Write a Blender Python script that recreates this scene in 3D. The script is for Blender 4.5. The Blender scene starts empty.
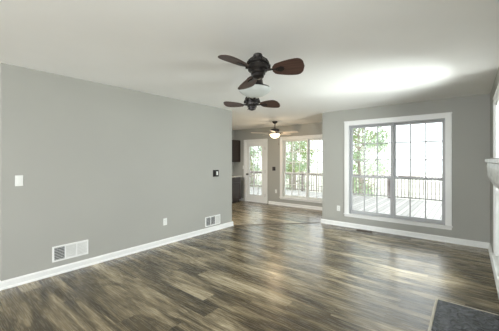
import bpy, bmesh, math, random
from mathutils import Vector, Matrix
PI = math.pi
sc = bpy.context.scene
C = sc.collection

# ------------------------------------------------------------------ camera
YAW = math.radians(38.9)
cam_d = bpy.data.cameras.new('camera')
cam_d.sensor_width = 36.0
cam_d.lens = 36.0 * 272.0 / 499.0
cam_d.shift_y = -5.5 / 499.0
cam_d.clip_start = 0.05
cam_d.clip_end = 400
cam = bpy.data.objects.new('camera', cam_d)
C.objects.link(cam)
cam.location = (0, 0, 1.4)
cam.rotation_euler = (math.radians(90), 0, YAW)
sc.camera = cam

# ------------------------------------------------------------------ world, sun, added fill lamps
w = bpy.data.worlds.new('sky')
sc.world = w
w.use_nodes = True
bg = w.node_tree.nodes['Background']
bg.inputs['Color'].default_value = (0.93, 0.965, 1.0, 1)
bg.inputs['Strength'].default_value = 2.5

sun_d = bpy.data.lights.new('sun', 'SUN')
sun_d.energy = 3.2
sun_d.angle = math.radians(1.5)
sun_d.color = (1.0, 0.96, 0.9)
sun = bpy.data.objects.new('sun', sun_d)
C.objects.link(sun)
sun.rotation_euler = Vector((0.10, -0.24, 1.0)).to_track_quat('Z', 'Y').to_euler()


def area(name, loc, look, sx, sy, energy, color=(1, 1, 1), portal=False):
    d = bpy.data.lights.new(name, 'AREA')
    d.shape = 'RECTANGLE'
    d.size, d.size_y = sx, sy
    d.energy = energy
    d.color = color
    if portal:
        d.cycles.is_portal = True
    o = bpy.data.objects.new(name, d)
    C.objects.link(o)
    o.location = loc
    o.rotation_euler = Vector(look).to_track_quat('-Z', 'Y').to_euler()
    return o


# fill lamps added behind and beside the camera, at unseen openings
area('rear_fill', (-1.0, -4.92, 1.3), (0, 1, 0.35), 1.9, 2.0, 140, (0.96, 0.985, 1.0))
area('rear_fill', (-4.0, -4.92, 1.3), (0.35, 1, 0.5), 1.9, 2.0, 85, (0.96, 0.985, 1.0))
area('side_fill', (0.42, 0.35, 1.2), (-1, 0, 0.1), 1.5, 1.8, 22, (0.98, 0.99, 1.0))  # unseen side lamps, added to light the left wall
area('side_fill', (0.42, -2.75, 1.2), (-1, 0, 0.1), 1.5, 1.8, 28, (1.0, 1.0, 0.99))
area('kitchen_fill', (-5.4, 3.2, 2.43), (0, 0, -1), 1.2, 0.4, 100, (1.0, 0.94, 0.86))  # unseen fill added behind the left wall to brighten the kitchen
area('deck_glare_fill', (-0.8, 6.75, -0.06), (0.25, -2.1, 2.5), 0.6, 0.4, 22, (1.0, 0.98, 0.95)).data.spread = math.radians(55)  # lamp added below sill level, throws the bright patch onto the ceiling
area('side_fill', (0.56, 4.03, 1.2), (-1, 0.0, 0), 0.95, 1.8, 115, (0.97, 0.99, 1.0))  # lamp added outside the right window to boost its daylight
area('window_portal', (-1.13, 5.93, 1.2), (0, -1, 0), 1.7, 1.9, 1, portal=True)
area('window_portal', (-3.64, 7.36, 1.2), (0, -1, 0), 1.7, 1.9, 1, portal=True)
area('window_portal', (-5.44, 7.36, 1.04), (0, -1, 0), 0.6, 1.7, 1, portal=True)

sc.view_settings.view_transform = 'Standard'
sc.view_settings.look = 'None'
sc.view_settings.gamma = 1
sc.view_settings.exposure = 0.26
sc.view_settings.use_curve_mapping = False
sc.cycles.use_denoising = True
sc.cycles.diffuse_bounces = 7
sc.cycles.max_bounces = 14
sc.cycles.transparent_max_bounces = 12
sc.cycles.caustics_reflective = False
sc.cycles.sample_clamp_indirect = 8.0


# ------------------------------------------------------------------ material helpers
def new_mat(name):
    m = bpy.data.materials.new(name)
    m.use_nodes = True
    nt = m.node_tree
    b = nt.nodes['Principled BSDF']
    return m, nt, b


def node(nt, t, **kw):
    n = nt.nodes.new(t)
    for k, v in kw.items():
        setattr(n, k, v)
    return n


def mathn(nt, op, a, b=None, c=None):
    n = nt.nodes.new('ShaderNodeMath')
    n.operation = op
    for i, v in enumerate((a, b, c)):
        if v is None:
            continue
        if isinstance(v, (int, float)):
            n.inputs[i].default_value = v
        else:
            nt.links.new(v, n.inputs[i])
    return n.outputs[0]


def simple(name, col, rough=0.5, metal=0.0, var=0.04, scale=6.0, bump=0.0, bscale=200.0, spec=0.5):
    m, nt, b = new_mat(name)
    b.inputs['Roughness'].default_value = rough
    b.inputs['Metallic'].default_value = metal
    b.inputs['Specular IOR Level'].default_value = spec
    tc = node(nt, 'ShaderNodeTexCoord')
    nz = node(nt, 'ShaderNodeTexNoise')
    nz.inputs['Scale'].default_value = scale
    nz.inputs['Detail'].default_value = 3
    nt.links.new(tc.outputs['Object'], nz.inputs['Vector'])
    r = node(nt, 'ShaderNodeValToRGB')
    r.color_ramp.elements[0].position = 0.3
    r.color_ramp.elements[1].position = 0.7
    r.color_ramp.elements[0].color = (*[max(0, c * (1 - var)) for c in col], 1)
    r.color_ramp.elements[1].color = (*[min(1, c * (1 + var)) for c in col], 1)
    nt.links.new(nz.outputs['Fac'], r.inputs['Fac'])
    nt.links.new(r.outputs['Color'], b.inputs['Base Color'])
    if bump:
        n2 = node(nt, 'ShaderNodeTexNoise')
        n2.inputs['Scale'].default_value = bscale
        nt.links.new(tc.outputs['Object'], n2.inputs['Vector'])
        bp = node(nt, 'ShaderNodeBump')
        bp.inputs['Strength'].default_value = bump
        bp.inputs['Distance'].default_value = 0.004
        nt.links.new(n2.outputs['Fac'], bp.inputs['Height'])
        nt.links.new(bp.outputs['Normal'], b.inputs['Normal'])
    return m


def emit(m, col, s):
    b = m.node_tree.nodes['Principled BSDF']
    b.inputs['Emission Color'].default_value = (*col, 1)
    b.inputs['Emission Strength'].default_value = s
    return m


M = {}
M['wall'] = simple('wall_paint', (0.395, 0.397, 0.368), 0.75, var=0.02, scale=1.2, bump=0.05, bscale=260, spec=0.3)
M['ceiling'] = simple('ceiling_paint', (0.93, 0.94, 0.93), 0.9, var=0.012, scale=2.0, bump=0.15, bscale=60, spec=0.2)
M['trim'] = simple('white_trim', (0.82, 0.83, 0.82), 0.35, var=0.01)
M['plate'] = simple('white_plate', (0.80, 0.82, 0.80), 0.35, var=0.01)
M['vinyl'] = simple('shaded_sash', (0.42, 0.43, 0.44), 0.4, var=0.01)  # white sash greyed, its backlit shade put into the colour
M['bronze'] = simple('dark_bronze', (0.030, 0.027, 0.026), 0.35, metal=0.6, var=0.3, scale=30)
M['black'] = simple('black_gap', (0.03, 0.03, 0.03), 0.8)
M['vent_shade'] = simple('vent_shade', (0.09, 0.095, 0.095), 0.7)  # shade inside open vent sections, put into the colour
M['vent_grey'] = simple('vent_grey', (0.66, 0.67, 0.65), 0.5)
M['espresso'] = simple('espresso_wood', (0.030, 0.020, 0.016), 0.4, var=0.35, scale=14)
M['counter'] = simple('counter_stone', (0.50, 0.48, 0.44), 0.25, var=0.25, scale=60)
M['hinge'] = simple('dark_hinge', (0.07, 0.06, 0.05), 0.4, metal=0.7)
M['bark'] = simple('bark', (0.30, 0.26, 0.22), 0.9, var=0.4, scale=8)
M['siding'] = simple('siding', (0.55, 0.53, 0.48), 0.8)
M['rail_wood'] = simple('weathered_rail', (0.26, 0.22, 0.21), 0.8, var=0.25, scale=5)
M['lawn'] = simple('lawn', (0.46, 0.47, 0.40), 1.0, var=0.4, scale=0.6)
M['strip'] = simple('transition_strip', (0.11, 0.085, 0.065), 0.45, var=0.2)
M['slate_trim'] = simple('beige_hearth_trim', (0.66, 0.61, 0.50), 0.4)
M['reg_dark'] = simple('bronze_register', (0.10, 0.075, 0.055), 0.5, metal=0.3)
M['firebrick'] = simple('firebox', (0.06, 0.055, 0.05), 0.9, var=0.3)


def wood_blade(name, c0, c1, rough):
    m, nt, b = new_mat(name)
    tc = node(nt, 'ShaderNodeTexCoord')
    mp = node(nt, 'ShaderNodeMapping')
    mp.inputs['Scale'].default_value = (3, 60, 3)
    nz = node(nt, 'ShaderNodeTexNoise')
    nz.inputs['Scale'].default_value = 1.5
    nz.inputs['Detail'].default_value = 5
    r = node(nt, 'ShaderNodeValToRGB')
    r.color_ramp.elements[0].position = 0.3
    r.color_ramp.elements[1].position = 0.75
    r.color_ramp.elements[0].color = (*c0, 1)
    r.color_ramp.elements[1].color = (*c1, 1)
    nt.links.new(tc.outputs['Object'], mp.inputs['Vector'])
    nt.links.new(mp.outputs[0], nz.inputs['Vector'])
    nt.links.new(nz.outputs['Fac'], r.inputs['Fac'])
    nt.links.new(r.outputs['Color'], b.inputs['Base Color'])
    b.inputs['Roughness'].default_value = rough
    return m


M['walnut'] = wood_blade('walnut_blade', (0.045, 0.024, 0.018), (0.10, 0.055, 0.042), 0.45)
M['pale_blade'] = wood_blade('pale_blade', (0.62, 0.52, 0.42), (0.78, 0.70, 0.60), 0.4)


def floor_mat():
    m, nt, b = new_mat('vinyl_plank')
    L = nt.links
    tc = node(nt, 'ShaderNodeTexCoord')
    sp = node(nt, 'ShaderNodeSeparateXYZ')
    L.new(tc.outputs['Object'], sp.inputs[0])
    W, LEN = 0.182, 1.22
    yr = mathn(nt, 'DIVIDE', sp.outputs['Y'], W)
    row = mathn(nt, 'FLOOR', yr)
    wn = node(nt, 'ShaderNodeTexWhiteNoise', noise_dimensions='1D')
    L.new(row, wn.inputs['W'])
    xr = mathn(nt, 'ADD', mathn(nt, 'DIVIDE', sp.outputs['X'], LEN), wn.outputs['Value'])
    col = mathn(nt, 'FLOOR', xr)
    cb = node(nt, 'ShaderNodeCombineXYZ')
    L.new(row, cb.inputs[0])
    L.new(col, cb.inputs[1])
    wn2 = node(nt, 'ShaderNodeTexWhiteNoise', noise_dimensions='2D')
    L.new(cb.outputs[0], wn2.inputs['Vector'])
    rnd = wn2.outputs['Value']
    # grain coordinates, shifted plank by plank
    cg = node(nt, 'ShaderNodeCombineXYZ')
    L.new(mathn(nt, 'MULTIPLY', sp.outputs['X'], 0.85), cg.inputs[0])
    L.new(mathn(nt, 'MULTIPLY', sp.outputs['Y'], 6.2), cg.inputs[1])
    L.new(mathn(nt, 'MULTIPLY', rnd, 0.7), cg.inputs[2])
    n1 = node(nt, 'ShaderNodeTexNoise')
    n1.inputs['Scale'].default_value = 1.3
    n1.inputs['Detail'].default_value = 4
    n1.inputs['Roughness'].default_value = 0.55
    n1.inputs['Distortion'].default_value = 0.7
    L.new(cg.outputs[0], n1.inputs['Vector'])
    cg2 = node(nt, 'ShaderNodeCombineXYZ')
    L.new(mathn(nt, 'MULTIPLY', sp.outputs['X'], 3.0), cg2.inputs[0])
    L.new(mathn(nt, 'MULTIPLY', sp.outputs['Y'], 60.0), cg2.inputs[1])
    L.new(mathn(nt, 'MULTIPLY', rnd, 17.0), cg2.inputs[2])
    n2 = node(nt, 'ShaderNodeTexNoise')
    n2.inputs['Scale'].default_value = 2.0
    n2.inputs['Detail'].default_value = 3
    L.new(cg2.outputs[0], n2.inputs['Vector'])
    v = mathn(nt, 'ADD', mathn(nt, 'MULTIPLY', n1.outputs['Fac'], 1.1),
              mathn(nt, 'MULTIPLY', n2.outputs['Fac'], 0.13))
    v = mathn(nt, 'ADD', v, mathn(nt, 'MULTIPLY', mathn(nt, 'SUBTRACT', rnd, 0.5), 0.12))
    v = mathn(nt, 'SUBTRACT', v, 0.125)
    r = node(nt, 'ShaderNodeValToRGB')
    e = r.color_ramp.elements
    e[0].position = 0.30
    e[0].color = (0.036, 0.025, 0.010, 1)
    e[1].position = 0.78
    e[1].color = (0.62, 0.53, 0.37, 1)
    k = e.new(0.43)
    k.color = (0.092, 0.069, 0.033, 1)
    k = e.new(0.54)
    k.color = (0.215, 0.17, 0.098, 1)
    k = e.new(0.64)
    k.color = (0.38, 0.315, 0.20, 1)
    L.new(v, r.inputs['Fac'])
    # seams
    fy = mathn(nt, 'FRACT', yr)
    fx = mathn(nt, 'FRACT', xr)
    ey = mathn(nt, 'LESS_THAN', mathn(nt, 'MINIMUM', fy, mathn(nt, 'SUBTRACT', 1.0, fy)), 0.012)
    ex = mathn(nt, 'LESS_THAN', mathn(nt, 'MINIMUM', fx, mathn(nt, 'SUBTRACT', 1.0, fx)), 0.0016)
    seam = mathn(nt, 'MAXIMUM', ey, ex)
    mx = node(nt, 'ShaderNodeMix', data_type='RGBA')
    mx.inputs[7].default_value = (0.06, 0.045, 0.03, 1)
    L.new(mathn(nt, 'MULTIPLY', seam, 0.4), mx.inputs[0])
    L.new(r.outputs['Color'], mx.inputs[6])
    L.new(mx.outputs[2], b.inputs['Base Color'])
    L.new(mathn(nt, 'ADD', mathn(nt, 'MULTIPLY', n2.outputs['Fac'], 0.10), 0.22), b.inputs['Roughness'])
    b.inputs['Specular IOR Level'].default_value = 0.6
    b.inputs['Coat Weight'].default_value = 0.35
    b.inputs['Coat Roughness'].default_value = 0.33
    b.inputs['Coat IOR'].default_value = 1.6
    bp = node(nt, 'ShaderNodeBump')
    bp.inputs['Strength'].default_value = 0.12
    bp.inputs['Distance'].default_value = 0.002
    L.new(n2.outputs['Fac'], bp.inputs['Height'])
    L.new(bp.outputs['Normal'], b.inputs['Normal'])
    return m


M['floor'] = floor_mat()


def deck_mat():
    m, nt, b = new_mat('deck_boards')
    L = nt.links
    tc = node(nt, 'ShaderNodeTexCoord')
    sp = node(nt, 'ShaderNodeSeparateXYZ')
    L.new(tc.outputs['Object'], sp.inputs[0])
    xr = mathn(nt, 'DIVIDE', sp.outputs['X'], 0.145)
    row = mathn(nt, 'FLOOR', xr)
    wn = node(nt, 'ShaderNodeTexWhiteNoise', noise_dimensions='1D')
    L.new(row, wn.inputs['W'])
    f = mathn(nt, 'FRACT', xr)
    gap = mathn(nt, 'LESS_THAN', f, 0.10)
    r = node(nt, 'ShaderNodeValToRGB')
    r.color_ramp.elements[0].color = (0.20, 0.198, 0.193, 1)
    r.color_ramp.elements[1].color = (0.33, 0.327, 0.315, 1)
    L.new(wn.outputs['Value'], r.inputs['Fac'])
    mx = node(nt, 'ShaderNodeMix', data_type='RGBA')
    mx.inputs[7].default_value = (0.05, 0.045, 0.04, 1)
    L.new(gap, mx.inputs[0])
    L.new(r.outputs['Color'], mx.inputs[6])
    L.new(mx.outputs[2], b.inputs['Base Color'])
    b.inputs['Roughness'].default_value = 0.6
    return m


M['deck'] = deck_mat()


def slate_mat():
    m, nt, b = new_mat('slate_tile')
    L = nt.links
    tc = node(nt, 'ShaderNodeTexCoord')
    nz = node(nt, 'ShaderNodeTexNoise')
    nz.inputs['Scale'].default_value = 22
    nz.inputs['Detail'].default_value = 6
    nz.inputs['Distortion'].default_value = 0.8
    L.new(tc.outputs['Object'], nz.inputs['Vector'])
    r = node(nt, 'ShaderNodeValToRGB')
    r.color_ramp.elements[0].position = 0.35
    r.color_ramp.elements[1].position = 0.72
    r.color_ramp.elements[0].color = (0.006, 0.008, 0.010, 1)
    r.color_ramp.elements[1].color = (0.17, 0.185, 0.21, 1)
    L.new(nz.outputs['Fac'], r.inputs['Fac'])
    L.new(r.outputs['Color'], b.inputs['Base Color'])
    bp = node(nt, 'ShaderNodeBump')
    bp.inputs['Strength'].default_value = 1.0
    bp.inputs['Distance'].default_value = 0.03
    L.new(nz.outputs['Fac'], bp.inputs['Height'])
    L.new(bp.outputs['Normal'], b.inputs['Normal'])
    b.inputs['Roughness'].default_value = 0.28
    return m


M['slate'] = slate_mat()


def marble_mat():
    m, nt, b = new_mat('mantel_stone')
    L = nt.links
    tc = node(nt, 'ShaderNodeTexCoord')
    nz = node(nt, 'ShaderNodeTexNoise')
    nz.inputs['Scale'].default_value = 9
    nz.inputs['Detail'].default_value = 6
    nz.inputs['Distortion'].default_value = 2.5
    L.new(tc.outputs['Object'], nz.inputs['Vector'])
    r = node(nt, 'ShaderNodeValToRGB')
    r.color_ramp.elements[0].position = 0.35
    r.color_ramp.elements[1].position = 0.6
    r.color_ramp.elements[0].color = (0.30, 0.30, 0.30, 1)
    r.color_ramp.elements[1].color = (0.58, 0.58, 0.57, 1)
    L.new(nz.outputs['Fac'], r.inputs['Fac'])
    L.new(r.outputs['Color'], b.inputs['Base Color'])
    b.inputs['Roughness'].default_value = 0.3
    return m


M['mantel'] = marble_mat()


def glass_mat():
    m = bpy.data.materials.new('window_glass')
    m.use_nodes = True
    nt = m.node_tree
    nt.nodes.clear()
    out = node(nt, 'ShaderNodeOutputMaterial')
    tr = node(nt, 'ShaderNodeBsdfTransparent')
    tr.inputs[0].default_value = (0.96, 0.98, 0.97, 1)
    gl = node(nt, 'ShaderNodeBsdfGlossy')
    gl.inputs['Roughness'].default_value = 0.02
    fr = node(nt, 'ShaderNodeFresnel')
    fr.inputs[0].default_value = 1.35
    mx = node(nt, 'ShaderNodeMixShader')
    nt.links.new(fr.outputs[0], mx.inputs[0])
    nt.links.new(tr.outputs[0], mx.inputs[1])
    nt.links.new(gl.outputs[0], mx.inputs[2])
    nt.links.new(mx.outputs[0], out.inputs[0])
    return m


M['glass'] = glass_mat()


def leaf_mat(name, c0, c1):
    m = bpy.data.materials.new(name)
    m.use_nodes = True
    nt = m.node_tree
    nt.nodes.clear()
    out = node(nt, 'ShaderNodeOutputMaterial')
    gi = node(nt, 'ShaderNodeNewGeometry')
    r = node(nt, 'ShaderNodeValToRGB')
    r.color_ramp.elements[0].color = (*c0, 1)
    r.color_ramp.elements[1].color = (*c1, 1)
    nt.links.new(gi.outputs['Random Per Island'], r.inputs['Fac'])
    d = node(nt, 'ShaderNodeBsdfDiffuse')
    t = node(nt, 'ShaderNodeBsdfTranslucent')
    nt.links.new(r.outputs[0], d.inputs[0])
    nt.links.new(r.outputs[0], t.inputs[0])
    mx = node(nt, 'ShaderNodeMixShader')
    mx.inputs[0].default_value = 0.5
    nt.links.new(d.outputs[0], mx.inputs[1])
    nt.links.new(t.outputs[0], mx.inputs[2])
    nt.links.new(mx.outputs[0], out.inputs[0])
    return m


M['leaf'] = leaf_mat('leaves_green', (0.15, 0.22, 0.09), (0.42, 0.50, 0.24))
M['leaf2'] = leaf_mat('leaves_pale', (0.24, 0.34, 0.22), (0.50, 0.58, 0.42))

# lamp glass
bm_ = simple('frosted_bowl', (0.58, 0.62, 0.60), 0.35, var=0.01)
M['bowl'] = bm_
M['lit_bowl'] = emit(simple('lit_amber_bowl', (0.9, 0.75, 0.5), 0.4, var=0.05), (1.0, 0.78, 0.50), 3.0)


# ------------------------------------------------------------------ mesh helpers
class MB:
    def __init__(s):
        s.bm = bmesh.new()

    def box(s, x0, x1, y0, y1, z0, z1, bev=0.0, mtx=None, seg=1):
        r = bmesh.ops.create_cube(s.bm, size=1.0)
        vs = r['verts']
        sx, sy, sz = abs(x1 - x0), abs(y1 - y0), abs(z1 - z0)
        for v in vs:
            v.co = Vector((v.co.x * sx + (x0 + x1) / 2, v.co.y * sy + (y0 + y1) / 2, v.co.z * sz + (z0 + z1) / 2))
        if bev:
            es = list({e for v in vs for e in v.link_edges})
            g = bmesh.ops.bevel(s.bm, geom=es, offset=bev, segments=seg, affect='EDGES', profile=0.5)
            vs = list({v for f in g['faces'] for v in f.verts} | {v for v in vs if v.is_valid})
        if mtx:
            for v in vs:
                v.co = mtx @ v.co
        return s

    def prism(s, pts, h0, h1, axis='z', mtx=None):
        """pts: 2-D outline (ccw) extruded between h0 and h1 along axis"""
        def P(a, b, h):
            p = {'z': (a, b, h), 'y': (a, h, b), 'x': (h, a, b)}[axis]
            p = Vector(p)
            return mtx @ p if mtx else p
        lo = [s.bm.verts.new(P(a, b, h0)) for a, b in pts]
        hi = [s.bm.verts.new(P(a, b, h1)) for a, b in pts]
        n = len(pts)
        s.bm.faces.new(lo[::-1])
        s.bm.faces.new(hi)
        for i in range(n):
            s.bm.faces.new((lo[i], lo[(i + 1) % n], hi[(i + 1) % n], hi[i]))
        return s

    def lathe(s, prof, n=32, mtx=None, closed=False):
        rings = []
        for r, z in prof:
            if r < 1e-5:
                p = Vector((0, 0, z))
                rings.append([s.bm.verts.new(mtx @ p if mtx else p)])
            else:
                ring = []
                for i in range(n):
                    a = 2 * PI * i / n
                    p = Vector((r * math.cos(a), r * math.sin(a), z))
                    ring.append(s.bm.verts.new(mtx @ p if mtx else p))
                rings.append(ring)
        for a, b in zip(rings[:-1], rings[1:]):
            if len(a) == 1 and len(b) == 1:
                continue
            for i in range(n):
                j = (i + 1) % n
                if len(a) == 1:
                    s.bm.faces.new((a[0], b[j], b[i]))
                elif len(b) == 1:
                    s.bm.faces.new((a[i], a[j], b[0]))
                else:
                    s.bm.faces.new((a[i], a[j], b[j], b[i]))
        return s

    def tube(s, pts, r, n=10):
        rings = []
        for k, p in enumerate(pts):
            p = Vector(p)
            d = Vector(pts[min(k + 1, len(pts) - 1)]) - Vector(pts[max(k - 1, 0)])
            d.normalize()
            u = d.orthogonal().normalized() if abs(d.z) > 0.95 else d.cross(Vector((0, 0, 1))).normalized()
            v = d.cross(u)
            rr = r[k] if isinstance(r, (list, tuple)) else r
            rings.append([s.bm.verts.new(p + (u * math.cos(2 * PI * i / n) + v * math.sin(2 * PI * i / n)) * rr) for i in range(n)])
        for a, b in zip(rings[:-1], rings[1:]):
            for i in range(n):
                s.bm.faces.new((a[i], a[(i + 1) % n], b[(i + 1) % n], b[i]))
        s.bm.faces.new(rings[0][::-1])
        s.bm.faces.new(rings[-1])
        return s

    def build(s, name, mat, parent=None, smooth=False, **props):
        bmesh.ops.recalc_face_normals(s.bm, faces=s.bm.faces)
        me = bpy.data.meshes.new(name)
        s.bm.to_mesh(me)
        s.bm.free()
        me.materials.append(mat)
        if smooth:
            me.polygons.foreach_set('use_smooth', [True] * len(me.polygons))
            me.set_sharp_from_angle(angle=math.radians(38))
        o = bpy.data.objects.new(name, me)
        C.objects.link(o)
        if parent:
            o.parent = parent
        for k, v in props.items():
            o[k] = v
        return o


def empty(name, loc=(0, 0, 0), rz=0, **props):
    o = bpy.data.objects.new(name, None)
    C.objects.link(o)
    o.location = loc
    o.rotation_euler = (0, 0, rz)
    o.empty_display_size = 0.1
    for k, v in props.items():
        o[k] = v
    return o


def copy_tree(o, parent=None):
    c = o.copy()
    C.objects.link(c)
    c.parent = parent
    for ch in list(o.children):
        copy_tree(ch, c)
    return c


S = dict(kind='structure')

# ------------------------------------------------------------------ dimensions
H = 2.45
XL = -3.93          # face of the long blank wall
YB = 5.72           # face of the wall with the big window
XR = 0.26           # face of the right wall
YK = 7.15           # face of the far kitchen wall
XK = -6.5           # kitchen left wall
XC = -2.535          # where the window wall stops
YR = -5.0           # rear wall
XE = XC             # kitchen side wall

# ------------------------------------------------------------------ room shell
mb = MB()
mb.box(XK - 0.15, XR + 0.2, YR - 0.15, YB + 0.02, -0.06, 0)
mb.box(XK - 0.15, XE + 0.02, YB + 0.02, YK + 0.02, -0.06, 0)
mb.build('floor', M['floor'], **S)
mb = MB()
mb.box(XK - 0.5, XR + 0.5, YR - 0.5, YB + 0.35, H, H + 0.25)
mb.box(XK - 0.5, XE + 0.3, YB + 0.35, YK + 0.35, H, H + 0.25)
mb.build('ceiling', M['ceiling'], **S)

# openings
W1 = (-1.95, -0.315, 0.285, 2.115)     # big window in the back wall
W2 = (-4.46, -2.83, 0.265, 2.015)      # kitchen window
D1 = (-5.93, -5.11, 0.0, 2.00)         # glazed door
W3 = (3.55, 4.52, 0.22, 2.09)          # right wall window (along Y)


def wall_y(name, x0, x1, y0, y1, holes, mat=M['wall']):
    """wall along X between y0 and y1 with holes (x0,x1,z0,z1)"""
    mb = MB()
    x = x0
    for hx0, hx1, hz0, hz1 in sorted(holes):
        mb.box(x, hx0, y0, y1, 0, H)
        if hz0 > 0:
            mb.box(hx0, hx1, y0, y1, 0, hz0)
        mb.box(hx0, hx1, y0, y1, hz1, H)
        x = hx1
    mb.box(x, x1, y0, y1, 0, H)
    return mb.build(name, mat, **S)


def wall_x(name, y0, y1, x0, x1, holes):
    mb = MB()
    y = y0
    for hy0, hy1, hz0, hz1 in sorted(holes):
        mb.box(x0, x1, y, hy0, 0, H)
        if hz0 > 0:
            mb.box(x0, x1, hy0, hy1, 0, hz0)
        mb.box(x0, x1, hy0, hy1, hz1, H)
        y = hy1
    mb.box(x0, x1, y, y1, 0, H)
    return mb.build(name, M['wall'], **S)


YL0, YL1 = 0.60, 4.275
wall_y('wall_back', XC, XR + 0.16, YB, YB + 0.15, [W1])
wall_y('wall_kitchen_back', XK - 0.15, XE + 0.12, YK, YK + 0.15, [D1, W2])
wall_x('wall_kitchen_side', YB + 0.15, YK, XE, XE + 0.12, [])
wall_x('wall_kitchen_left', YR, YK, XK - 0.15, XK, [])
wall_x('wall_left', YL0, YL1, XL - 0.12, XL, [])
wall_y('wall_left_return', XL - 0.9, XL - 0.12, YL0, YL0 + 0.12, [])
wall_x('wall_right', YR, YB, XR, XR + 0.16, [W3, (-0.4, 1.1, 0.3, 2.1), (-3.5, -2.0, 0.3, 2.1)])  # last two openings are unseen, added for the side fill
wall_y('wall_rear', XK - 0.15, XR + 0.16, YR - 0.15, YR, [(-5.0, -3.0, 0.25, 2.25), (-2.0, 0.0, 0.25, 2.25)])  # unseen openings, added to let more light into the room


def baseboard(name, pts, h=0.092, t=0.014):
    """profile swept along straight runs; pts are (x,y) of the wall face, room on the left of travel"""
    mb = MB()
    for (x0, y0), (x1, y1) in zip(pts[:-1], pts[1:]):
        d = Vector((x1 - x0, y1 - y0, 0))
        L = d.length
        a = math.atan2(d.y, d.x)
        mt = Matrix.Translation((x0, y0, 0)) @ Matrix.Rotation(a, 4, 'Z')
        prof = [(0, 0), (t + 0.012, 0), (t + 0.012, 0.010), (t + 0.003, 0.022), (t, 0.024), (t, h - 0.018), (t * 0.45, h - 0.004), (0, h)]
        mb.prism(prof, 0, L, axis='x', mtx=mt)
    return mb.build(name, M['trim'], **S)


e = 0.026
baseboard('baseboard_left', [(XL, YL1 + e), (XL, YL0 - e)])
baseboard('baseboard_left_end', [(XL - 0.12, YL1), (XL, YL1)])
baseboard('baseboard_left_return', [(XL, YL0), (XL - 0.9, YL0)])
baseboard('baseboard_back', [(XR, YB), (XC - e, YB)])
baseboard('baseboard_right', [(XR, 3.5), (XR, YB)])
baseboard('baseboard_kitchen_side', [(XC, YB), (XC, YK)])
baseboard('baseboard_kitchen_back', [(XE, YK), (-4.98, YK)])
baseboard('baseboard_kitchen_corner', [(-5.965, YK), (XK, YK)])

# diagonal transition strip between the two rooms
mb = MB()
a, b_ = Vector((XL + 0.02, YL1 + 0.03, 0)), Vector((XC - 0.03, YB + 0.02, 0))
d = b_ - a
mt = Matrix.Translation(a) @ Matrix.Rotation(math.atan2(d.y, d.x), 4, 'Z')
mb.prism([(-0.022, 0), (0.022, 0), (0.014, 0.007), (-0.014, 0.007)], 0, d.length, axis='x', mtx=mt)
mb.build('trim_1', M['strip'], **S)


# ------------------------------------------------------------------ windows
def window(name, mt, wd, z0, z1, units, up_rows=3, lo_rows=2, cols=3, split=0.42, casing=0.09, depth=0.15, sash='vinyl'):
    """local: x across opening (0..wd), y outward (wall face at 0), z absolute"""
    root = empty(name, **S)
    root.matrix_world = mt
    # casing
    t = 0.02
    mb = MB()
    mb.box(-casing, 0, -t, 0, z0 - 0.0, z1 + casing, 0.004)
    mb.box(wd, wd + casing, -t, 0, z0 - 0.0, z1 + casing, 0.004)
    mb.box(0, wd, -t, 0, z1, z1 + casing, 0.004)
    mb.box(-casing - 0.006, wd + casing + 0.006, -t - 0.006, 0, z1 + casing - 0.02, z1 + casing + 0.004, 0.003)
    mb.box(-casing + 0.055, -casing + 0.064, -t - 0.004, -t + 0.002, z0, z1 + casing - 0.06)
    mb.box(wd + casing - 0.064, wd + casing - 0.055, -t - 0.004, -t + 0.002, z0, z1 + casing - 0.06)
    mb.build('casing', M['trim'], root)
    mb = MB()
    mb.box(-casing - 0.012, wd + casing + 0.012, -0.045, 0.06, z0 - 0.022, z0 + 0.002, 0.005)
    mb.box(-casing, wd + casing, -0.016, 0, z0 - 0.068, z0 - 0.022, 0.003)
    mb.build('sill', M['trim'], root)
    # jamb frame
    j = 0.018
    mb = MB()
    mb.box(0, j, 0, depth, z0, z1)
    mb.box(wd - j, wd, 0, depth, z0, z1)
    mb.box(j, wd - j, 0, depth, z1 - j, z1)
    mb.box(j, wd - j, 0.06, depth, z0, z0 + j)
    uw = (wd - 2 * j - 0.026 * (units - 1)) / units
    for u in range(units - 1):
        x = j + uw * (u + 1) + 0.026 * u
        mb.box(x, x + 0.026, 0.03, depth, z0 + 0.002, z1 - j)
    mb.build('frame', M[sash], root)
    zs = z0 + j + (z1 - z0 - 2 * j) * split
    st = 0.032
    for u in range(units):
        xa = j + u * (uw + 0.026)
        xb = xa + uw
        for (za, zb, ya, rows, nm) in ((zs - 0.018, z1 - j, 0.085, up_rows, 'upper_sash'), (z0 + j, zs + 0.018, 0.045, lo_rows, 'lower_sash')):
            mb = MB()
            yb = ya + 0.034
            bt = 0.05 if nm == 'lower_sash' else 0.036
            tp = 0.036
            mb.box(xa, xa + st, ya, yb, za, zb, 0.003)
            mb.box(xb - st, xb, ya, yb, za, zb, 0.003)
            mb.box(xa + st, xb - st, ya, yb, za, za + bt, 0.003)
            mb.box(xa + st, xb - st, ya, yb, zb - tp, zb, 0.003)
            gx0, gx1, gz0, gz1 = xa + st, xb - st, za + bt, zb - tp
            m = 0.0095
            for c in range(1, cols):
                x = gx0 + (gx1 - gx0) * c / cols
                mb.box(x - m, x + m, ya + 0.008, yb - 0.008, gz0, gz1)
            for r in range(1, rows):
                z = gz0 + (gz1 - gz0) * r / rows
                mb.box(gx0, gx1, ya + 0.009, yb - 0.009, z - m, z + m)
            s = mb.build(nm, M[sash], root)
            g = MB()
            g.box(gx0, gx1, ya + 0.0155, ya + 0.0185, gz0, gz1)
            g.build('pane', M['glass'], s)
            if nm == 'lower_sash':
                k = MB()
                k.box((xa + xb) / 2 - 0.03, (xa + xb) / 2 + 0.03, ya - 0.012, ya + 0.012, zb, zb + 0.014, 0.003)
                k.build('latch', M['trim'], s)
    return root


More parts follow.
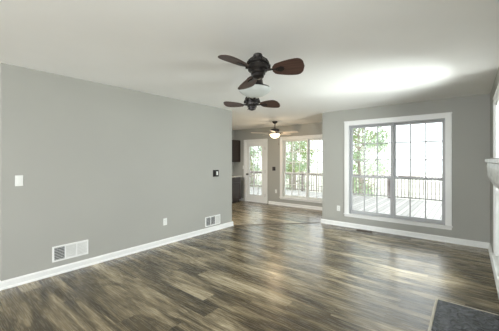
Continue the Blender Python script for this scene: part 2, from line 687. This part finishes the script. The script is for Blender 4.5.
window('window_1', Matrix.Translation((W1[0], YB, 0)), W1[1] - W1[0], W1[2], W1[3], 2)
window('window_2', Matrix.Translation((W2[0], YK, 0)), W2[1] - W2[0], W2[2], W2[3], 2, sash='plate')
window('window_3', Matrix.Translation((XR, W3[1], 0)) @ Matrix.Rotation(-PI / 2, 4, 'Z'), W3[1] - W3[0], W3[2], W3[3], 1, sash='trim')

# ------------------------------------------------------------------ glazed door
root = empty('door_1', (0, 0, 0), **S)
x0, x1, _, z1 = D1
mb = MB()
mb.box(x0 - 0.085, x0, YK - 0.02, YK, 0, z1 + 0.085, 0.004)
mb.box(x1, x1 + 0.085, YK - 0.02, YK, 0, z1 + 0.085, 0.004)
mb.box(x0, x1, YK - 0.02, YK, z1, z1 + 0.085, 0.004)
mb.build('casing', M['trim'], root)
mb = MB()
mb.box(x0, x0 + 0.015, YK, YK + 0.15, 0.02, z1)
mb.box(x1 - 0.015, x1, YK, YK + 0.15, 0.02, z1)
mb.box(x0 + 0.015, x1 - 0.015, YK, YK + 0.15, z1 - 0.015, z1)
mb.box(x0, x1, YK, YK + 0.15, 0, 0.02)
mb.build('door_frame', M['trim'], root)
a0, a1, c0, c1 = x0 + 0.018, x1 - 0.018, 0.024, z1 - 0.018
ya, yb = YK + 0.012, YK + 0.054
gx0, gx1, gz0, gz1 = a0 + 0.125, a1 - 0.125, 0.235, c1 - 0.125
mb = MB()
mb.box(a0, gx0, ya, yb, c0, c1)
mb.box(gx1, a1, ya, yb, c0, c1)
mb.box(gx0, gx1, ya, yb, c0, gz0)
mb.box(gx0, gx1, ya, yb, gz1, c1)
for c in (1, 2):
    x = gx0 + (gx1 - gx0) * c / 3
    mb.box(x - 0.009, x + 0.009, ya + 0.008, yb - 0.008, gz0, gz1)
for r in (1, 2, 3, 4):
    z = gz0 + (gz1 - gz0) * r / 5
    mb.box(gx0, gx1, ya + 0.009, yb - 0.009, z - 0.009, z + 0.009)
for xx in (gx0, gx1 - 0.012):
    mb.box(xx, xx + 0.012, ya - 0.006, ya + 0.01, gz0, gz1)
for zz in (gz0, gz1 - 0.012):
    mb.box(gx0, gx1, ya - 0.006, ya + 0.01, zz, zz + 0.012)
slab = mb.build('door_slab', M['trim'], root)
g = MB()
g.box(gx0, gx1, ya + 0.018, ya + 0.022, gz0, gz1)
g.build('pane', M['glass'], slab)
k = MB()
mk = Matrix.Translation((a0 + 0.06, ya, 0.92)) @ Matrix.Rotation(PI / 2, 4, 'X')
k.lathe([(0, 0.0), (0.032, 0.0), (0.032, 0.008), (0.012, 0.012), (0.012, 0.035), (0.026, 0.045), (0.03, 0.058), (0.022, 0.072), (0, 0.076)], 20, mk)
k.build('knob', M['bronze'], slab, smooth=True)
for z in (0.25, 1.02, 1.78):
    k = MB()
    k.box(x1 - 0.02, x1 - 0.004, YK - 0.004, YK + 0.011, z - 0.05, z + 0.05, 0.003)
    k.build('hinge', M['hinge'], root)

# ------------------------------------------------------------------ deck, lawn, railing
mb = MB()
mb.box(-12, 3.0, YK + 0.16, 11.9, -0.16, -0.10)
mb.box(XE + 0.13, 3.0, YB + 0.16, YK + 0.16, -0.16, -0.10)
mb.build('deck', M['deck'], **S)
mb = MB()
mb.box(-70, 50, -10, 90, -2.3, -2.2)
mb.build('lawn', M['lawn'], **S)
mb = MB()
mb.box(XK - 0.3, XR + 0.3, YR - 0.3, YB + 0.14, -2.2, -0.065)
mb.box(XK - 0.3, XE + 0.11, YB + 0.14, YK + 0.14, -2.2, -0.065)
mb.build('foundation', M['siding'], **S)

YD = 11.75
rail = empty('deck_railing', (-3.5, YD, -0.10), label='weathered wooden railing with thin balusters along the far edge of the deck', category='railing')
x0r, x1r = -6.6, 4.9
mb = MB()
mb.box(x0r, x1r, -0.07, 0.07, 0.86, 0.895, 0.005)
mb.box(x0r, x1r, -0.018, 0.018, 0.78, 0.86)
mb.build('top_rail', M['rail_wood'], rail)
mb = MB()
mb.box(x0r, x1r, -0.018, 0.018, 0.06, 0.10)
mb.build('bottom_rail', M['rail_wood'], rail)
proto = None
n = 96
for i in range(n):
    x = x0r + 0.05 + (x1r - x0r - 0.1) * i / (n - 1)
    if proto is None:
        mb = MB()
        mb.box(-0.014, 0.014, -0.052, -0.018, 0.04, 0.84, 0.002)
        proto = mb.build('baluster', M['rail_wood'], rail)
        o = proto
    else:
        o = proto.copy()
        C.objects.link(o)
    o.location = (x, 0, 0)
proto = None
for i in range(7):
    x = x0r + 0.05 + (x1r - x0r - 0.1) * i / 6
    if proto is None:
        mb = MB()
        mb.box(-0.045, 0.045, 0.0185, 0.105, 0.0, 0.95, 0.004)
        proto = mb.build('post', M['rail_wood'], rail)
        o = proto
    else:
        o = proto.copy()
        C.objects.link(o)
    o.location = (x, 0, 0)


# ------------------------------------------------------------------ trees
def tree(name, seed, h, r, loc, leafm, label, nleaf=5200, low=0.25, group='trees beyond the deck railing'):
    rnd = random.Random(seed)
    root = empty(name, loc, rnd.random() * 6, label=label, category='tree', group=group)
    mb = MB()
    pts = [(0, 0, 0)]
    x = y = 0
    for i in range(1, 7):
        x += rnd.uniform(-.12, .12)
        y += rnd.uniform(-.12, .12)
        pts.append((x, y, h * 0.85 * i / 6))
    mb.tube(pts, [0.17 * h / 8 * (1 - 0.8 * i / 6) for i in range(7)], 10)
    for i in range(14):
        k = rnd.uniform(0.25, 0.95)
        idx = min(5, int(k * 6))
        p = Vector(pts[idx]).lerp(Vector(pts[idx + 1]), k * 6 - idx)
        a = rnd.uniform(0, 2 * PI)
        L = r * rnd.uniform(0.5, 0.85)
        q = p + Vector((math.cos(a) * L * .5, math.sin(a) * L * .5, L * .22))
        s_ = p + Vector((math.cos(a) * L, math.sin(a) * L, L * .6))
        mb.tube([p, q, s_], [0.05, 0.035, 0.012], 6)
    mb.build('trunk', M['bark'], root, smooth=True)
    bm = bmesh.new()
    clumps = []
    for i in range(46):
        k = rnd.uniform(low, 1.0)
        rr = r * math.sin(PI * min(1, max(0.08, (k - low + .1) / (1.13 - low)))) ** 0.6
        a = rnd.uniform(0, 2 * PI)
        q = rr * math.sqrt(rnd.random())
        clumps.append((Vector((math.cos(a) * q, math.sin(a) * q, h * k)), r * rnd.uniform(0.16, 0.34)))
    for i in range(nleaf):
        c, cr = rnd.choice(clumps)
        d = Vector((rnd.gauss(0, 1), rnd.gauss(0, 1), rnd.gauss(0, 1))).normalized() * cr * rnd.random() ** 0.4
        p = c + d
        sz = rnd.uniform(0.05, 0.11)
        u = Vector((rnd.gauss(0, 1), rnd.gauss(0, 1), rnd.gauss(0, 1))).normalized()
        v = u.orthogonal().normalized()
        vs = [bm.verts.new(p + u * sz), bm.verts.new(p + v * sz * .55), bm.verts.new(p - u * sz), bm.verts.new(p - v * sz * .55)]
        bm.faces.new(vs)
    me = bpy.data.meshes.new('foliage')
    bm.to_mesh(me)
    bm.free()
    me.materials.append(leafm)
    o = bpy.data.objects.new('foliage', me)
    C.objects.link(o)
    o.parent = root
    return root


LB = 'leafy green tree growing in the yard beyond the deck railing'
LP = 'pale thinly leaved tree growing in the yard beyond the deck railing'
T1 = tree('leafy_tree', 3, 9.0, 2.3, (-12.6, 21.5, -2.2), M['leaf'], LB, 5200)
T2 = tree('leafy_tree', 8, 8.5, 2.0, (-4.7, 15.2, -2.2), M['leaf2'], LP, 3600, group='pale thin trees beyond the deck railing')
T2.scale = (.8, .8, .8)
T3 = tree('leafy_tree', 12, 7.5, 2.2, (-6.3, 21.5, -2.2), M['leaf'], LB, 3600, low=0.15)
# a staggered grid keeps every crown clear of its neighbours
for src, (x, y), rz, s in ((T3, (-19.0, 21.5), 1.0, 1.0), (T1, (-25.5, 21.5), 2.0, 1.0), (T3, (-9.5, 28.3), 3.0, 1.05),
                           (T1, (-16.0, 28.3), 2.2, 1.0), (T1, (-22.5, 28.3), 5.0, 1.0), (T2, (-8.7, 15.4), 4.0, 0.65),
                           (T2, (-12.6, 15.4), 1.1, 0.75)):
    t = copy_tree(src)
    t.location = (x, y, -2.2)
    t.rotation_euler = (0, 0, rz)
    t.scale = (s, s, s)

# ------------------------------------------------------------------ kitchen cabinets
bc = empty('base_cabinet', (XK + 0.002, 6.30, 0), label='dark espresso base cabinet under the pale countertop by the glazed door', category='cabinet')
mb = MB()
mb.box(0.0, 0.575, -0.3, 0.56, 0.10, 0.835)
mb.box(0.0, 0.52, -0.3, 0.56, 0.0, 0.10)
mb.build('cabinet_body', M['espresso'], bc)
for ya_, yb_ in ((-0.29, 0.125), (0.135, 0.55)):
    mb = MB()
    mb.box(0.576, 0.594, ya_, yb_, 0.115, 0.66, 0.003)
    mb.box(0.594, 0.600, ya_, ya_ + 0.06, 0.115, 0.66)
    mb.box(0.594, 0.600, yb_ - 0.06, yb_, 0.115, 0.66)
    mb.box(0.594, 0.600, ya_ + 0.06, yb_ - 0.06, 0.115, 0.175)
    mb.box(0.594, 0.600, ya_ + 0.06, yb_ - 0.06, 0.60, 0.66)
    mb.build('door', M['espresso'], bc)
    mb = MB()
    mb.box(0.576, 0.598, ya_, yb_, 0.675, 0.825, 0.003)
    mb.build('drawer', M['espresso'], bc)
mb = MB()
mb.box(XK, XK + 0.63, 5.98, 6.90, 0.836, 0.875, 0.004)
mb.build('countertop', M['counter'], label='pale stone countertop resting on the dark base cabinet', category='countertop')
uc = empty('wall_cabinet', (XK, 6.65, 1.33), label='dark espresso wall cabinet hung above the pale countertop', category='cabinet')
mb = MB()
mb.box(0.0, 0.315, -0.6, 0.49, 0.0, 0.75)
mb.build('cabinet_body', M['espresso'], uc)
for ya_, yb_ in ((-0.59, -0.055), (-0.045, 0.485)):
    mb = MB()
    mb.box(0.316, 0.334, ya_, yb_, 0.008, 0.742, 0.003)
    mb.box(0.334, 0.340, ya_, ya_ + 0.06, 0.008, 0.742)
    mb.box(0.334, 0.340, yb_ - 0.06, yb_, 0.008, 0.742)
    mb.box(0.334, 0.340, ya_ + 0.06, yb_ - 0.06, 0.008, 0.068)
    mb.box(0.334, 0.340, ya_ + 0.06, yb_ - 0.06, 0.682, 0.742)
    mb.build('door', M['espresso'], uc)

# ------------------------------------------------------------------ fireplace mantel and hearth
mant = empty('fireplace_mantel', (XR, 2.55, 0), label='pale veined stone mantel shelf projecting from the wall beside the narrow window', category='mantel')
mb = MB()
mb.box(-0.142, 0, -0.95, 0.92, 1.377, 1.412, 0.006)
mb.build('shelf', M['mantel'], mant)
mb = MB()
prof = [(0, 1.376), (-0.125, 1.376), (-0.128, 1.34), (-0.122, 1.25), (-0.105, 1.20), (-0.06, 1.165), (0, 1.15)]
mb.prism([(x, z) for x, z in prof], -0.93, 0.90, axis='y')
mb.build('corbel_beam', M['mantel'], mant)
mb = MB()
mb.box(-0.02, 0, -0.82, -0.46, 0.0, 1.14)
mb.box(-0.02, 0, 0.46, 0.72, 0.0, 1.14)
mb.box(-0.02, 0, -0.46, 0.46, 0.80, 1.14)
mb.build('surround', M['slate'], mant)
mb = MB()
mb.box(-0.006, 0, -0.46, 0.46, 0.0, 0.80)
mb.build('firebox', M['firebrick'], mant)
he = empty('hearth', (XR, 2.55, 0), label='dark blue grey slate hearth slab with thin beige edging set in the plank floor', category='hearth')
mb = MB()
mb.box(-0.50, -0.024, -0.74, 0.74, 0.0, 0.012, 0.003)
mb.build('slate_slab', M['slate'], he)
mb = MB()
mb.box(-0.522, -0.50, -0.752, 0.752, 0.0, 0.014, 0.002)
mb.box(-0.50, -0.024, 0.74, 0.752, 0.0, 0.014, 0.002)
mb.box(-0.50, -0.024, -0.752, -0.74, 0.0, 0.014, 0.002)
mb.build('edging', M['slate_trim'], he)


# ------------------------------------------------------------------ ceiling fans
def blade_mesh(R0, R1, w0, w1, th, tipround=True):
    """oval paddle along +x; returns outline"""
    N = 26
    up, lo = [], []
    for i in range(N + 1):
        t = i / N
        x = R0 + (R1 - R0) * t
        # width grows then rounds off
        if tipround:
            ww = w0 + (w1 - w0) * math.sin(min(1, t * 1.25) * PI / 2) ** 0.8
            if t > 0.72:
                ww *= math.sqrt(max(0.0, 1 - ((t - 0.72) / 0.28) ** 2.6))
            if t < 0.08:
                ww *= 0.55 + 0.45 * t / 0.08
        else:
            ww = w0 + (w1 - w0) * t
            if t > 0.9:
                ww *= math.sqrt(max(0.0, 1 - ((t - 0.9) / 0.1) ** 2 * 0.9))
        up.append((x, ww / 2))
        lo.append((x, -ww / 2))
    pts = lo + up[::-1]
    out = []
    for p in pts:
        if not out or (abs(p[0] - out[-1][0]) + abs(p[1] - out[-1][1])) > 1e-4:
            out.append(p)
    return out


fan = empty('twin_ceiling_fan', (-1.84, 2.37, H), YAW - 0.02,
            label='dark bronze ceiling fan with two three-bladed heads either side of a white glass bowl', category='ceiling fan')
mb = MB()
mb.lathe([(0, 0), (0.075, 0), (0.078, -0.012), (0.068, -0.035), (0.035, -0.055), (0.016, -0.06), (0.013, -0.062), (0.013, -0.135), (0, -0.135)], 32)
mb.build('canopy', M['bronze'], fan, smooth=True)
mb = MB()
mb.lathe([(0, -0.125), (0.03, -0.125), (0.06, -0.135), (0.085, -0.155), (0.09, -0.185), (0.10, -0.235), (0.165, -0.25), (0.168, -0.262), (0, -0.264)], 36)
mb.tube([(0, -0.50, -0.205), (0, -0.25, -0.165), (0, 0, -0.16), (0, 0.25, -0.165), (0, 0.50, -0.205)], 0.014, 12)
mb.build('support_arm', M['bronze'], fan, smooth=True)
mb = MB()
mb.lathe([(0.168, -0.262), (0.178, -0.268), (0.172, -0.288), (0.145, -0.315), (0.10, -0.342), (0.05, -0.360), (0, -0.364)], 40)
bowl = mb.build('glass_bowl', M['bowl'], fan, smooth=True)
mb = MB()
mb.lathe([(0, -0.362), (0.014, -0.364), (0.014, -0.374), (0.006, -0.382), (0, -0.392)], 16)
mb.build('finial', M['bronze'], bowl, smooth=True)


def fan_head(y, tilt, azs, dz, pitch, roll=0, dx=0.0):
    mt = Matrix.Translation((dx, y, dz)) @ Matrix.Rotation(math.radians(roll), 4, 'Y') @ Matrix.Rotation(tilt, 4, 'X')
    mb = MB()
    mb.lathe([(0, 0.132), (0.022, 0.130), (0.038, 0.120), (0.044, 0.102), (0.038, 0.090), (0.040, 0.074), (0.066, 0.066), (0.082, 0.052),
              (0.088, 0.030), (0.080, 0.024), (0.080, 0.014), (0.088, 0.008), (0.086, -0.022), (0.072, -0.034), (0.062, -0.042),
              (0.062, -0.058), (0.050, -0.066), (0.048, -0.086), (0.030, -0.096), (0.012, -0.100), (0, -0.106)], 36, mt)
    # yoke that carries the head
    yk = [(math.cos(a) * 0.098, 0, math.sin(a) * 0.098 + 0.01) for a in [PI * k / 14 for k in range(15)]]
    mb.tube([mt @ Vector(p) for p in yk], 0.008, 8)
    for sx in (-1, 1):
        mb.tube([mt @ Vector((sx * 0.108, 0, 0.01)), mt @ Vector((sx * 0.075, 0, 0.01))], 0.017, 12)
    for k in range(10):
        a = 2 * PI * k / 10
        m2 = mt @ Matrix.Rotation(a, 4, 'Z')
        mb.box(0.086, 0.095, -0.008, 0.008, 0.026, 0.054, 0.002, m2)
    h = mb.build('fan_head', M['bronze'], fan, smooth=True)
    for az in azs:
        m2 = mt @ Matrix.Rotation(math.radians(az), 4, 'Z') @ Matrix.Translation((0, 0, -0.028)) @ Matrix.Rotation(math.radians(pitch), 4, 'X')
        mb = MB()
        mb.tube([m2 @ Vector((0.06, 0, 0)), m2 @ Vector((0.12, 0, 0.0)), m2 @ Vector((0.17, 0, -0.004))], [0.012, 0.009, 0.008], 8)
        mb.prism([(0.155, -0.012), (0.20, -0.030), (0.225, -0.012), (0.225, 0.012), (0.20, 0.030), (0.155, 0.012)], -0.0085, -0.0035, mtx=m2)
        mb.build('blade_bracket', M['bronze'], h)
        mb = MB()
        mb.prism(blade_mesh(0.125, 0.395, 0.085, 0.18, 0.006), -0.003, 0.003)
        bl = mb.build('blade', M['walnut'], h)
        bl.matrix_local = m2
    return h


fan_head(-0.64, math.radians(-9), (-10, 110, 222), -0.250, -19, -1, 0.03)
fan_head(0.62, math.radians(7), (-28, 88, 205), -0.290, -27, 0, -0.035)

kf = empty('ceiling_fan', (-4.107, 6.19, H), YAW,
           label='dark ceiling fan with pale blades and a glowing amber light in the kitchen', category='ceiling fan')
mb = MB()
mb.lathe([(0, 0), (0.07, 0), (0.072, -0.015), (0.055, -0.045), (0.02, -0.07), (0.012, -0.075), (0.012, -0.20), (0, -0.20)], 28)
mb.build('canopy', M['bronze'], kf, smooth=True)
mb = MB()
mb.lathe([(0, -0.18), (0.035, -0.185), (0.06, -0.20), (0.11, -0.215), (0.125, -0.24), (0.12, -0.275), (0.09, -0.295), (0.06, -0.30), (0.06, -0.325), (0.045, -0.34), (0, -0.34)], 32)
mb.build('motor_housing', M['bronze'], kf, smooth=True)
mb = MB()
mb.lathe([(0.0, -0.336), (0.075, -0.338), (0.135, -0.345), (0.14, -0.36), (0.125, -0.395), (0.09, -0.43), (0.045, -0.452), (0, -0.458)], 32)
mb.build('light_bowl', M['lit_bowl'], kf, smooth=True)
mb = MB()
mb.tube([(0.10, -0.03, -0.29), (0.101, -0.03, -0.60)], 0.002, 6)
mb.lathe([(0, -0.60), (0.006, -0.605), (0.008, -0.625), (0, -0.64)], 10, Matrix.Translation((0.101, -0.03, 0)))
mb.build('pull_chain', M['hinge'], kf)
for az in (-30, 42, 114, 186, 258):
    m2 = Matrix.Rotation(math.radians(az), 4, 'Z') @ Matrix.Translation((0, 0, -0.318)) @ Matrix.Rotation(math.radians(-13), 4, 'X')
    mb = MB()
    mb.prism([(0.08, -0.012), (0.14, -0.012), (0.20, -0.035), (0.235, -0.02), (0.235, 0.02), (0.20, 0.035), (0.14, 0.012), (0.08, 0.012)], -0.009, -0.0035, mtx=m2)
    mb.build('blade_bracket', M['bronze'], kf)
    mb = MB()
    mb.prism(blade_mesh(0.19, 0.66, 0.105, 0.135, 0.006, False), -0.003, 0.003)
    bl = mb.build('blade', M['pale_blade'], kf)
    bl.matrix_local = m2
lt = bpy.data.lights.new('kitchen_fan_bulb', 'POINT')
lt.energy = 10
lt.color = (1.0, 0.76, 0.5)
lt.shadow_soft_size = 0.12
lo_ = bpy.data.objects.new('kitchen_fan_bulb', lt)
C.objects.link(lo_)
lo_.parent = kf
lo_.location = (0, 0, -0.60)


# ------------------------------------------------------------------ small wall and floor fittings
def on_left(name, y, z, **p):      # local x along the wall (+Y world), y outwards of room (-X world)
    o = empty(name, (XL, y, z), **p)
    o.rotation_euler = (0, 0, PI / 2)
    return o


# local frame: x right, y into the wall, z up
def register(root, w_, h_, dark):
    mb = MB()
    fr = 0.02
    t = 0.012
    sx = (w_ - 2 * fr - 2 * 0.014) / 3
    mb.box(-w_ / 2, w_ / 2, -t, 0, -h_ / 2, -h_ / 2 + fr, 0.002)
    mb.box(-w_ / 2, w_ / 2, -t, 0, h_ / 2 - fr, h_ / 2, 0.002)
    mb.box(-w_ / 2, -w_ / 2 + fr, -t, 0, -h_ / 2 + fr, h_ / 2 - fr)
    mb.box(w_ / 2 - fr, w_ / 2, -t, 0, -h_ / 2 + fr, h_ / 2 - fr)
    for k in (1, 2):
        x = -w_ / 2 + fr + k * sx + (k - 1) * 0.014
        mb.box(x, x + 0.014, -t, 0, -h_ / 2 + fr, h_ / 2 - fr)
    mb.build('vent_frame', M['trim'], root)
    for k in range(3):
        x = -w_ / 2 + fr + k * (sx + 0.014)
        g = MB()
        g.box(x, x + sx, -0.003, 0, -h_ / 2 + fr, h_ / 2 - fr)
        g.build('vent_backing', M['vent_shade'] if dark[k] else M['vent_grey'], root)  # dark plates stand for the shaded recess of open sections
        s = MB()
        n = 8
        for i in range(n):
            z = -h_ / 2 + fr + (h_ - 2 * fr) * (i + 0.5) / n
            mt = Matrix.Translation((x + sx / 2, -0.007, z)) @ Matrix.Rotation(math.radians(12 if dark[k] else 62), 4, 'X')
            s.box(-sx / 2, sx / 2, -0.0042, 0.0042, -0.0008, 0.0008, 0, mt)
        s.build('louvre', M['vent_grey'] if not dark[k] else M['trim'], root)


def outlet(root, mat=M['plate']):
    mb = MB()
    mb.box(-0.036, 0.036, -0.006, 0, -0.058, 0.058, 0.003)
    mb.build('cover_plate', mat, root)
    for z in (-0.02, 0.02):
        mb = MB()
        mb.box(-0.017, 0.017, -0.009, -0.006, z - 0.014, z + 0.014, 0.002)
        s = mb.build('socket', mat, root)
        mb = MB()
        mb.box(-0.008, -0.006, -0.0095, -0.0088, z - 0.005, z + 0.005)
        mb.box(0.006, 0.008, -0.0095, -0.0088, z - 0.005, z + 0.005)
        mb.box(-0.002, 0.002, -0.0095, -0.0088, z - 0.011, z - 0.008)
        mb.build('slots', M['black'], s)


def switch(root, gangs, mat, rock):
    w_ = 0.072 + 0.046 * (gangs - 1)
    mb = MB()
    mb.box(-w_ / 2, w_ / 2, -0.006, 0, -0.06, 0.06, 0.003)
    mb.build('cover_plate', mat, root)
    for g in range(gangs):
        x = (g - (gangs - 1) / 2) * 0.046
        mb = MB()
        mb.box(x - 0.016, x + 0.016, -0.0095, -0.006, -0.033, 0.033, 0.002)
        mb.build('rocker', rock[g], root)


v = on_left('return_air_vent', 1.262, 0.252, label='white wall register low on the blank wall, only its first section dark', category='vent')
register(v, 0.40, 0.19, (1, 0, 0))
v = on_left('return_air_vent', 3.717, 0.208, label='white wall register below the bronze switch plate, two of three sections dark', category='vent')
register(v, 0.40, 0.19, (1, 1, 0))
v = on_left('light_switch', 0.752, 1.168, label='white double switch plate alone near the end of the long blank wall', category='light switch')
switch(v, 1, M['plate'], [M['plate']])
v = on_left('light_switch', 3.80, 1.135, label='dark bronze double switch plate with one white rocker on the long wall', category='light switch')
switch(v, 2, M['bronze'], [M['bronze'], M['plate']])
v.scale = (1.35, 1, 1.1)
v = on_left('wall_outlet', 2.635, 0.374, label='white power outlet low on the long blank wall between its two registers', category='outlet')
outlet(v)
v = empty('wall_outlet', (-2.17, YB, 0.37), label='white power outlet on the grey wall just beside the big double window', category='outlet')
outlet(v)
v = empty('light_switch', (-4.78, YK, 1.125), label='dark bronze switch plate on the kitchen wall between glazed door and window', category='light switch')
switch(v, 2, M['bronze'], [M['hinge'], M['bronze']])
v = empty('light_switch', (-6.03, YK, 1.15), label='white switch plate on the kitchen wall between dark cabinets and glazed door', category='light switch')
switch(v, 1, M['plate'], [M['plate']])
v = empty('wall_outlet', (-4.70, YK, 0.42), label='white power outlet low on the kitchen wall beside the kitchen window', category='outlet')
outlet(v)

fr = empty('floor_register', (-1.60, YB - 0.13, 0), label='brown slotted floor register in the planks beneath the big double window', category='vent')
mb = MB()
mb.box(-0.15, 0.15, -0.055, -0.045, 0, 0.006)
mb.box(-0.15, 0.15, 0.045, 0.055, 0, 0.006)
mb.box(-0.15, -0.14, -0.045, 0.045, 0, 0.006)
mb.box(0.14, 0.15, -0.045, 0.045, 0, 0.006)
for i in range(15):
    x = -0.13 + i * 0.26 / 14
    mb.box(x - 0.004, x + 0.004, -0.045, 0.045, 0.001, 0.005)
mb.build('register_grille', M['reg_dark'], fr)
mb = MB()
mb.box(-0.14, 0.14, -0.045, 0.045, 0, 0.001)
mb.build('register_opening', M['black'], fr)
